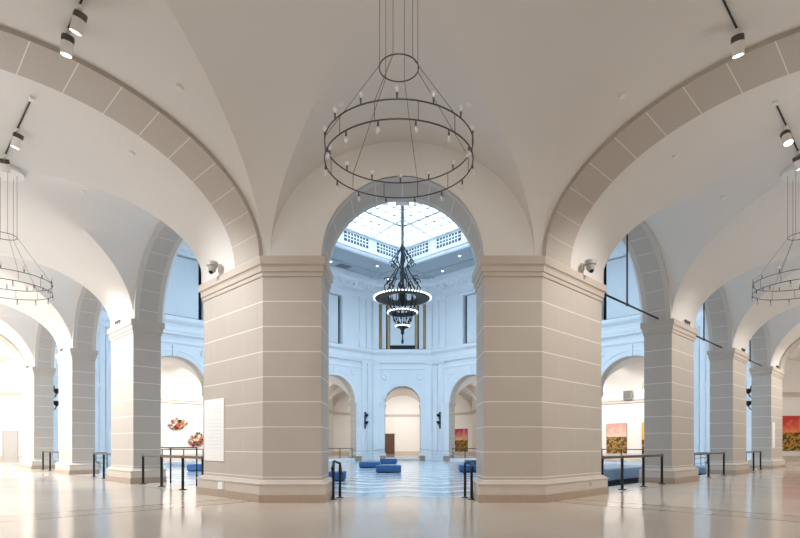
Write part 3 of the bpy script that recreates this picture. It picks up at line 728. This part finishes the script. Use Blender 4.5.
# curved handrails beside the steps of the diagonal archways
def step_rail(i, s, label):
    R = Matrix.Rotation(ROT[i], 3, 'Z'); base = CH(s * 1.82, DCH - .62); e = empty('handrail', tuple(R @ base), ROT[i])
    er = Vector((1, 1, 0)) / S2; z = Vector((0, 0, 1)); a = Vector((0, 0, 0)); c = er * .46 - er * 0 + Vector((1, -1, 0)) / S2 * (-s * .12)
    for p, h in ((a, 1.0), (c, .90)):
        b = MB(); b.tube([p + z * .01, p + z * h], .036, 10); b.lathe([(.001, .03), (.045, .03), (.10, .015), (.105, 0), (.001, 0)], 16, p); b.build('post', 'black', e)
    b = MB(); b.tube([a - er * .16 + z * .74, a - er * .20 + z * .84, a + z * .98, a + er * .2 + z * 1.0, c + z * .93, c + er * .2 + z * .72, c + er * .17 + z * .62], .032, 10); b.build('grip', 'black', e)
    tag(e, label, 'handrail'); return e
step_rail(0, 1, 'black curved handrail at the foot of the near pier, right side of the central archway')
step_rail(0, -1, 'black curved handrail at the foot of the near pier, left side of the central archway')
for s, t in ((1, 'left'), (-1, 'right')):
    free_rail([CHp for CHp in [Matrix.Rotation(pi, 3, 'Z') @ (CH(s * 2.0, DCH + .1) + Vector((0, 0, -.1))), Matrix.Rotation(pi, 3, 'Z') @ (CH(s * 3.3, DCH + 1.0) + Vector((0, 0, -.34))), Matrix.Rotation(pi, 3, 'Z') @ (CH(s * 5.6, DCH + 2.6) + Vector((0, 0, -.34)))]],
              'grey sloping handrail left of the far central archway' if t == 'left' else 'grey sloping handrail right of the far central archway', m='steel', rails_m='steel', z0=-.34, h=1.1, nrail=2)

# ------------------------------------------------------------------ benches and platforms
def rbox(b, x0, x1, y0, y1, z0, z1, r=.04, mi=0):
    bm = bmesh.new(); bmesh.ops.create_cube(bm, size=1)
    for v in bm.verts: v.co = Vector((x0 + (v.co.x + .5) * (x1 - x0), y0 + (v.co.y + .5) * (y1 - y0), z0 + (v.co.z + .5) * (z1 - z0)))
    bmesh.ops.bevel(bm, geom=list(bm.edges), offset=r, segments=3, affect='EDGES', profile=.5)
    for f in bm.faces: b.quad([v.co.copy() for v in f.verts], mi, smooth=True)
    bm.free()
def bench(p, rz, label, L=1.55, D=1.2, h=.46):
    e = empty('bench', tuple(p), rz)
    b = MB(); rbox(b, -L / 2, L / 2, -D / 2, D / 2, .06, h, .05); b.build('cushion', 'bench', e)
    b = MB(); b.box(-L / 2 + .08, L / 2 - .08, -D / 2 + .08, D / 2 - .08, 0, .065); b.build('plinth', 'dark', e)
    b = MB(); b.tube([(-L / 2 + .05, -D / 2 - .002, h - .05), (L / 2 - .05, -D / 2 - .002, h - .05)], .008, 6); b.build('piping', 'bench', e)
    tag(e, label, 'bench', 'blue upholstered benches in the court'); return e
QR = -pi / 4
def pxX(px, Y): return (px - 402.5) / 533 * Y
for (pl, pr, Y, lab) in ((376, 401, 33.7, 'low blue bench nearest the court centre, in front of two others'), (358, 381, 40.6, 'low blue bench partly hidden to the left behind the front bench'),
                         (380, 397, 50.0, 'farthest low blue bench, straight behind the front one'), (313, 341.5, 25.8, 'blue bench peeking out beside the left handrail of the archway'),
                         (461, 484.5, 34.3, 'blue bench peeking out beside the right handrail of the archway'), (466.5, 484, 46, 'blue bench just behind the bench beside the right handrail'),
                         (187, 210, 35.6, 'blue bench seen through the first left-hand arch, behind the guard rail')):
    Xc = pxX((pl + pr) / 2, Y); L = (pr - pl) / 533 * Y
    bench(P(Xc, Y + .6, -.34), QR, lab, L=1.6)
def platform(p, sx, sy, h, label):
    e = empty('display_platform', tuple(p), 0)
    b = MB(); rbox(b, -sx / 2, sx / 2, -sy / 2, sy / 2, h * .45, h, .05); b.build('deck', 'slate', e)
    b = MB(); b.box(-sx / 2 + .15, sx / 2 - .15, -sy / 2 + .15, sy / 2 - .15, 0, h * .46); b.build('plinth', 'dark', e)
    tag(e, label, 'platform'); return e
platform(W(23.2, 10.1, -.34), 5.6, 2.2, .82, 'slate-blue covered platform on a dark base behind the first right-hand arch')
platform(W(32.4, 9.15, -.34), 3.0, 1.2, .6, 'low slate-blue platform on a dark base behind the second right-hand arch')

# ------------------------------------------------------------------ signs, cameras, sensors
e = empty('wall_panel', tuple(W(6.94, 14.49, .98)), 0)
b = MB(); b.box(-.03, .0, -.60, .60, 0, 1.75); b.build('board', 'paper', e)
b = MB()
for j in range(13):
    if j == 3: continue
    b.box(-.0325, -.029, -.45, -.45 + (.42 if j < 3 else .9 if j % 4 else .66), 1.55 - j * .10, 1.55 - j * .10 + .028)
b.build('faint_text_lines', 'paper' if False else mat('faint_ink', (0.80, 0.80, 0.81), .6), e)
tag(e, 'tall blank-looking white text panel on the near left pier', 'sign')
e = empty('wall_panel', tuple(W(38.62, 6.94, 1.25)), 0)
b = MB(); b.box(-.32, .32, -.03, 0, 0, 1.55); b.build('board', 'paper', e); tag(e, 'narrow white text panel on the last pier of the right-hand corridor', 'sign')
def cctv(p, nrm, label):
    e = empty('security_camera', tuple(p), 0); nrm = Vector(nrm)
    q = nrm.to_track_quat('Y', 'Z').to_matrix()
    def tr(b):
        for i in range(len(b.v)): b.v[i] = q @ b.v[i]
    b = MB(); b.box(-.05, .05, 0, .03, -.02, .20); b.box(-.035, .035, .02, .20, .10, .16); tr(b); b.build('bracket', 'fixture', e)
    b = MB(); b.lathe([(.001, .20), (.14, .20), (.155, .18), (.155, .09), (.12, .06), (.001, .06)], 20, (0, .22, 0)); tr(b); b.build('housing', 'grey', e)
    b = MB(); b.lathe([(.12, .07), (.115, .02), (.09, -.06), (.05, -.10), (.001, -.11)], 20, (0, .22, 0)); tr(b); b.build('dome', 'grey', e)
    b = MB(); b.ball((0, .25, -.075), .07, 10); tr(b); b.build('lens', 'black', e)
    tag(e, label, 'security camera'); return e
cctv(W(6.875, 14.05, 6.26), (-1, 0, 0), 'small grey dome security camera above the near left pier ledge')
cctv(W(13.9, 6.875, 6.26), (0, -1, 0), 'small grey dome security camera above the near right pier ledge')
def ledge_lights(p, ax, label):
    e = empty('ledge_spotlight', tuple(p), 0); ax = Vector(ax)
    b = MB(); b.tube([ax * -.3 + Vector((0, 0, .015)), ax * .3 + Vector((0, 0, .015))], .014, 8); b.build('bar', 'bronze', e)
    for j in (-.22, 0, .22):
        b = MB(); b.tube([ax * j + Vector((0, 0, .02)), ax * j + Vector((0, 0, .09))], .012, 8); b.lathe([(.001, .07), (.035, .08), (.045, .15), (.04, .17), (.001, .17)], 12, ax * j); b.build('lamp_head', 'bronze', e)
    tag(e, label, 'spotlight', 'little spotlights on the pier ledges'); return e
for u, nm in ((22.6, 'first square pier'), (31.2, 'second square pier')):
    ledge_lights(W(u, 6.855, 6.12), (1, 0, 0), 'three tiny dark spotlights on the ledge of the %s, right corridor' % nm)
    ledge_lights(W(6.855, u, 6.12), (0, 1, 0), 'three tiny dark spotlights on the ledge of the %s, left corridor' % nm)
ledge_lights(W(39.4, 6.855, 6.12), (1, 0, 0), 'three tiny dark spotlights on the ledge of the last pier, right corridor')
ledge_lights(W(6.855, 39.4, 6.12), (0, 1, 0), 'three tiny dark spotlights on the ledge of the last pier, left corridor')
def plate(name, p, sx, sz, axis, m, label, cat, d=.05):
    b = MB()
    if axis == 'u': b.box(-d, .0, -sx / 2, sx / 2, -sz / 2, sz / 2)
    else: b.box(-sx / 2, sx / 2, -d, 0, -sz / 2, sz / 2)
    e = empty(name, tuple(p)); b.build('cover', m, e)
    b = MB()
    if axis == 'u': b.box(-d - .006, -d + .001, -sx / 5, sx / 5, -sz / 5, sz / 5)
    else: b.box(-sx / 5, sx / 5, -d - .006, -d + .001, -sz / 5, sz / 5)
    b.build('face_plate', m, e)
    tag(e, label, cat); return e
plate('junction_box', W(6.94 - .131, 13.75, .325), .26, .19, 'u', 'paper', 'white box on the base of the near left pier', 'junction box', .07)
plate('floor_outlet', W(14.25, 6.94 - .131, .34), .12, .10, 'v', 'stone_base', 'small outlet on the base of the near right pier', 'outlet', .02)

# ------------------------------------------------------------------ tie rods of the right arcade
for c, nm in zip(BAYX, ('first', 'second', 'third')):
    e = empty('tie_rod', (c, YA + .45, 6.19), 0)
    b = MB(); b.tube([(-HB + .02, 0, 0), (HB - .02, 0, 0)], .035, 8); b.build('bar', 'black', e)
    b = MB(); b.tube([(0, 0, 0), (0, 0, SPR + RA - .03 - 6.19)], .03, 8); b.build('hanger', 'black', e)
    b = MB(); b.ball((0, 0, 0), .06, 10); b.build('knuckle', 'black', e)
    tag(e, 'black tie rod with hanger spanning the %s right-hand arch from the camera' % nm, 'tie rod', 'tie rods of the right-hand arcade')

# ------------------------------------------------------------------ sconces on the diagonal court walls
def sconce(p, rz, label):
    e = empty('wall_sconce', tuple(p), rz)          # local +y away from the wall
    b = MB(); b.box(-.09, .09, 0, .05, -.75, .75); b.tube([(0, .02, -.5), (0, .22, -.42), (0, .32, -.2)], .035, 8); b.tube([(0, .02, .3), (0, .22, .38), (0, .32, .6)], .035, 8); b.build('bracket', 'iron', e)
    for z in (-.15, .65):
        b = MB(); b.lathe([(.02, -.12), (.08, -.06), (.15, .0), (.20, .18), (.18, .24), (.001, .24)], 12, (0, .32, z)); b.build('cup', 'iron', e)
    b = MB(); b.ball((0, .06, 1.0), .13, 10); b.tube([(0, .05, .7), (0, .05, 1.0)], .04, 8); b.build('finial', 'iron', e)
    tag(e, label, 'wall sconce', 'black iron sconces on the court walls'); return e
NMS = {0: 'near', 1: 'right-hand', 2: 'far', 3: 'left-hand'}
for k, x, lab in ((2, -12.55, 'black iron sconce left of the far central archway'), (1, 12.55, 'black iron sconce right of the far central archway')):
    sconce(Matrix.Rotation(ROT[k], 3, 'Z') @ frS(x, 1.19, 4.0), ROT[k], lab)
for i, t, lab in ((1, -1, 'black iron sconce glimpsed between the last two piers of the right arcade'), (3, 1, 'black iron sconce glimpsed between the last two piers of the left arcade')):
    sconce(Matrix.Rotation(ROT[i], 3, 'Z') @ (CH(t * 2.98, DCH + .19) + Vector((0, 0, 4.2))), ROT[i] - pi / 4, lab)

# ------------------------------------------------------------------ art, doors, speaker on the outer walls
def painting(p, rz, w, h, m, label):
    e = empty('painting', tuple(p), rz)             # faces local -y
    b = MB(); b.box(-w / 2, w / 2, -.06, 0, 0, h); b.build('canvas', m, e); b = MB()
    for x0, x1, z0, z1 in ((-w / 2 - .02, -w / 2, -.02, h + .02), (w / 2, w / 2 + .02, -.02, h + .02), (-w / 2, w / 2, -.02, 0), (-w / 2, w / 2, h, h + .02)): b.box(x0, x1, -.07, 0, z0, z1)
    b.build('frame', 'wood', e)
    tag(e, label, 'painting'); return e
OU = 53.26 + 1.94                                   # outer wall of the far corridors
painting(W(OU, 23.55, .55), -pi / 2, 2.1, 3.1, 'paint_pale', 'tall landscape painting with a pale pink sky, seen through the first right-hand arch')
painting(W(OU, 19.95, .55), -pi / 2, 2.0, 3.1, 'paint_gold', 'golden painting mostly hidden behind the first square pier, right arcade')
painting(W(OU, 44.2, .55), -pi / 2, 2.1, 3.0, 'paint_pink', 'painting with a crimson and pink sky through the far right arch')
RC_R = Matrix.Rotation(ROT[1], 3, 'Z') @ RCTR
def chamfer_pt(ci, c, t, z, inset=0.0):             # point on a blank diagonal wall of corner room ci, cell c
    R = Matrix.Rotation(ROT[ci], 3, 'Z'); a = pi / 4 * c
    return R @ (RCTR + Vector((cos(a), sin(a), 0)) * (9.763 - inset) + Vector((-sin(a), cos(a), 0)) * t) + Vector((0, 0, z))
painting(chamfer_pt(1, 7, -.75, .95), -pi / 4, 5.4, 3.05, 'paint_red', 'wide painting of a blazing red sky at the end of the right-hand corridor')
def door(name, p, rz, w, h, m):
    e = empty(name, tuple(p), rz); b = MB(); b.box(-w / 2, w / 2, -.05, -.0, 0, h); b.build('leaf', m, e)
    b = MB()
    for x0, x1, z0, z1 in ((-w / 2 - .12, -w / 2, 0, h + .12), (w / 2, w / 2 + .12, 0, h + .12), (-w / 2, w / 2, h, h + .12)): b.box(x0, x1, -.08, .0, z0, z1)
    b.build('frame', m, e)
    b = MB(); b.box(-w / 2 + .18, w / 2 - .18, -.065, -.045, .3, h * .45); b.box(-w / 2 + .18, w / 2 - .18, -.065, -.045, h * .5, h - .25); b.build('panel', m, e)
    b = MB(); b.ball((w / 2 - .1, -.1, 1.05), .04, 8); b.tube([(w / 2 - .1, -.1, 1.05), (w / 2 - .1, -.04, 1.05)], .015, 8); b.build('handle', 'steel', e)
    tag(e, kind='structure'); return e
door('door_1', chamfer_pt(2, 5, 2.0, 0, .05), -pi / 4, 1.35, 3.05, 'wood')
door('door_2', chamfer_pt(3, 3, .74, 0, .05), -pi / 4, 1.15, 2.6, 'doorgrey')
def wall_flower(p, rz, R, tall, seed, label):
    rnd = random.Random(seed); e = empty('wall_sculpture', tuple(p), rz)   # cluster of folded petals, faces local -y
    b = MB()
    for j in range(110):
        a = rnd.uniform(0, 2 * pi); r = R * sqrt(rnd.random()); x, z = r * cos(a), r * sin(a) * tall
        x += .25 * R * (1 if z > 0 else -.2); y = -.08 - .34 * (1 - (r / R) ** 2) * rnd.uniform(.5, 1)
        s = R * rnd.uniform(.13, .24); ax = Vector((rnd.uniform(-.7, .7), rnd.uniform(-1.4, -.6), rnd.uniform(-.2, 1))).normalized(); q = ax.to_track_quat('Z', 'Y').to_matrix()
        c = Vector((x, y, z)); mi = int((a * 1.1 + rnd.random() * 3.2)) % 7; ring = [c + q @ Vector((s * cos(2 * pi * i / 7), s * .8 * sin(2 * pi * i / 7), .25 * s * cos(4 * pi * i / 7))) for i in range(7)]
        for i in range(7): b.quad([c - q @ Vector((0, 0, s * .3)), ring[i], ring[(i + 1) % 7]], mi); b.quad([c - q @ Vector((0, 0, s * .36)), ring[(i + 1) % 7], ring[i]], mi)
    b.build('petals', ['petal%d' % i for i in range(7)], e, merge=False)
    b = MB(); b.lathe([(.001, 0), (R * .5, 0), (R * .45, .1), (.001, .12)], 12)
    for i in range(len(b.v)): b.v[i] = Vector((b.v[i].x, -b.v[i].z, b.v[i].y))
    b.build('backing', 'dark', e); tag(e, label, 'wall sculpture'); return e
wall_flower(W(22.3, OU, 3.62), 0, .80, .72, 3, 'multicoloured petal-like wall sculpture hung higher on the white wall, left arch')
wall_flower(W(24.35, OU, 2.0), 0, .80, .9, 8, 'multicoloured petal-like wall sculpture hung low beside the near left pier')
e = empty('loudspeaker', tuple(W(OU - .42, 22.25, 6.10)), -pi / 2)
b = MB(); b.box(-.42, .42, -.12, .12, 0, .9); b.build('cabinet', 'grey', e)
b = MB(); b.box(-.36, .36, -.14, -.115, .06, .84); b.build('grille', mat('speaker_cloth', (.16, .15, .14), .9), e)
tag(e, 'dark grey box loudspeaker on the white wall ledge, first right-hand arch', 'loudspeaker')

# ------------------------------------------------------------------ ceiling downlights and vent in the court
b = MB(); b.lathe([(.001, -.02), (.10, -.02)], 16); lens = b.build('lens', 'lamp'); b = MB(); b.lathe([(.10, -.015), (.16, -.03), (.17, 0)], 16); rim = b.build('rim', 'fixture')
first = True
for k in (1, 2):
    R = Matrix.Rotation(ROT[k], 3, 'Z')
    for j, x in enumerate((-14.2, -10.4, -6.2, -2.1, 2.1, 6.2, 10.4, 14.2)):
        p = R @ Vector((x, -14.1 if j % 2 else -16.4, ZC))
        e = empty('downlight', tuple(p))
        for o in (lens, rim):
            if first: c = o
            else: c = o.copy(); COL.objects.link(c)
            c.parent = e
        first = False
        tag(e, 'small round recessed downlight in the court ceiling border', 'downlight', 'recessed downlights around the court skylight')
e = empty('ceiling_vent', tuple(W(34.6, 43.0, ZC)))
b = MB(); b.box(-.75, .75, -.75, .75, -.03, .01); b.build('frame', 'grey', e)
b = MB()
for i in range(9): b.box(-.7, .7, -.66 + i * .15, -.58 + i * .15, -.045, -.025)
b.build('slat', mat('vent_slat', (.12, .13, .15), .6), e); tag(e, 'dark square air vent in the court ceiling, left of the big chandelier', 'vent')

# ------------------------------------------------------------------ camera
cam = bpy.data.cameras.new('camera'); cam.lens = 24; cam.sensor_width = 36; cam.clip_end = 300
f = 533.0; cam.lens = 36 * f / 800; cam.shift_x = -(402.5 - 400) / 800; cam.shift_y = (445 - 269) / 800
co = bpy.data.objects.new('camera', cam); COL.objects.link(co); co.location = W(0, 0, 1.43); co.rotation_euler = (pi / 2, 0, -pi / 4); SC.camera = co

# smoke detectors: fixed to the vault surfaces
bpy.context.view_layer.update()
dg = bpy.context.evaluated_depsgraph_get()
fw, rt, upv = Vector((1, 1, 0)) / S2, Vector((1, -1, 0)) / S2, Vector((0, 0, 1))
DET = [(180, 87, 'small white smoke detector above the left grey arch band'), (622, 95, 'small white smoke detector above the right grey arch band'),
       (341, 104, 'small white smoke detector left of the central ring chandelier'), (470, 105, 'small white smoke detector right of the central ring chandelier'),
       (132, 153, 'small white smoke detector under the left vault beyond the grey arch band'), (675, 156, 'small white smoke detector under the right vault beyond the grey arch band'),
       (723, 197, 'small white smoke detector on the blue-grey web of the right corridor vault'), (83, 191, 'small white smoke detector on the blue-grey web of the left corridor vault')]
for px, py, lab in DET:
    d = (fw * 533 + rt * (px - 402.5) + upv * (445 - py)).normalized()
    ok, loc, nrm, *_ = SC.ray_cast(dg, W(0, 0, 1.43), d)
    if ok:
        if nrm.dot(d) > 0: nrm = -nrm
        small_disc('smoke_detector', loc, nrm, .085, .05, 'fixture', lab, 'smoke detector')

# ------------------------------------------------------------------ light
w = bpy.data.worlds.new('sky'); SC.world = w; w.use_nodes = True
bg = w.node_tree.nodes['Background']; bg.inputs[0].default_value = (0.66, 0.84, 0.99, 1); bg.inputs[1].default_value = 4.5
def light(kind, name, loc, power, color, size=.3, rot=None, **kw):
    l = bpy.data.lights.new(name, kind); l.energy = power; l.color = color
    if kind in ('POINT', 'SPOT'): l.shadow_soft_size = size
    for a, q in kw.items(): setattr(l, a, q)
    o = bpy.data.objects.new(name, l); COL.objects.link(o); o.location = loc
    if rot is not None: o.rotation_mode = 'QUATERNION'; o.rotation_quaternion = rot
    return o
WARM = (1.0, 0.945, 0.885); NEU = (1.0, 0.96, 0.92)
for p, q in SPOTS: light('SPOT', 'track_and_fill_spot', p, 160, WARM, .08, q, spot_size=radians(80), spot_blend=.8)
# added fill lights and pier spots of the corridor bays
COOL = (0.975, 0.985, 1.0)
def aim(o, d): return Vector(d).normalized().to_track_quat('-Z', 'Y')
for k, pw, sp in ((0, (170, 80, 70, 65), (1300, 950, 950, 1150)), (3, (400, 320, 150, 90), (4600, 4400, 2900, 1500))):
    R = Matrix.Rotation(ROT[k], 3, 'Z')
    for x, e_, f_ in zip((-12.9, -4.24, 4.24, 12.9), pw if k == 3 else pw[::-1], sp if k == 3 else sp[::-1]):
        light('POINT', 'bay_fill', R @ Vector((x, YV - 2.2, 6.2)), e_, COOL if k == 3 else WARM, .7)  # fill without a fixture, added for ambient light
        light('SPOT', 'track_and_fill_spot', R @ Vector((x, YV - .5, 8.7)), f_, COOL if k == 3 else WARM, .15, aim(0, R @ Vector((0, 5.0, -5.6))), spot_size=radians(70), spot_blend=.9)  # unseen spot added to light the pier faces, no track built
# unseen spots added to wash the far corridor and room walls
for k in (1, 2):
    R = Matrix.Rotation(ROT[k], 3, 'Z')
    for x in (-12.0, -8.475, -4.24, 0, 4.24, 8.475, 12.0):
        light('SPOT', 'wall_wash_fill', R @ Vector((x, YV + 1.0, 8.6)), 1150 if k == 2 else 950, NEU, .15, aim(0, R @ Vector((0, -1, -.75))), spot_size=radians(110), spot_blend=.9)
for i, e_ in ((1, 420), (3, 1700)):
    R = Matrix.Rotation(ROT[i], 3, 'Z'); light('POINT', 'room_fill', R @ (RCTR + Vector((0, 0, 5.2))), e_, COOL if i == 3 else WARM, .9)  # fixtureless light added to brighten the end room
R = Matrix.Rotation(ROT[2], 3, 'Z'); 
for a in (200, 225, 250): light('SPOT', 'wall_wash_fill', R @ (RCTR + Vector((0, 0, 8.4))), 1100, NEU, .15, aim(0, R @ Vector((cos(radians(a)), sin(radians(a)), -.55))), spot_size=radians(95), spot_blend=.9)
light('POINT', 'room_fill', RCTR + Vector((-1.5, -1.5, 5.6)), 205, WARM, .9)  # unseen fill added above the camera to brighten the near vault
light('SPOT', 'track_and_fill_spot', W(1.5, 1.5, 8.7), 800, WARM, .2, aim(0, W(9.4, 9.4, 3.4) - W(1.5, 1.5, 8.7)), spot_size=radians(62), spot_blend=.8)  # unseen spot added to light the diagonal wall and pier fronts

# ------------------------------------------------------------------ render look
SC.view_settings.view_transform = 'Standard'; SC.view_settings.look = 'None'; SC.view_settings.gamma = 1; SC.view_settings.exposure = 0.30
SC.view_settings.use_curve_mapping = False
try:
    SC.cycles.use_denoising = True; SC.cycles.denoiser = 'OPENIMAGEDENOISE'
    SC.cycles.max_bounces = 10; SC.cycles.diffuse_bounces = 6; SC.cycles.glossy_bounces = 4; SC.cycles.transparent_max_bounces = 12
    SC.cycles.sample_clamp_indirect = 8; SC.cycles.caustics_reflective = False; SC.cycles.caustics_refractive = False
except Exception: pass
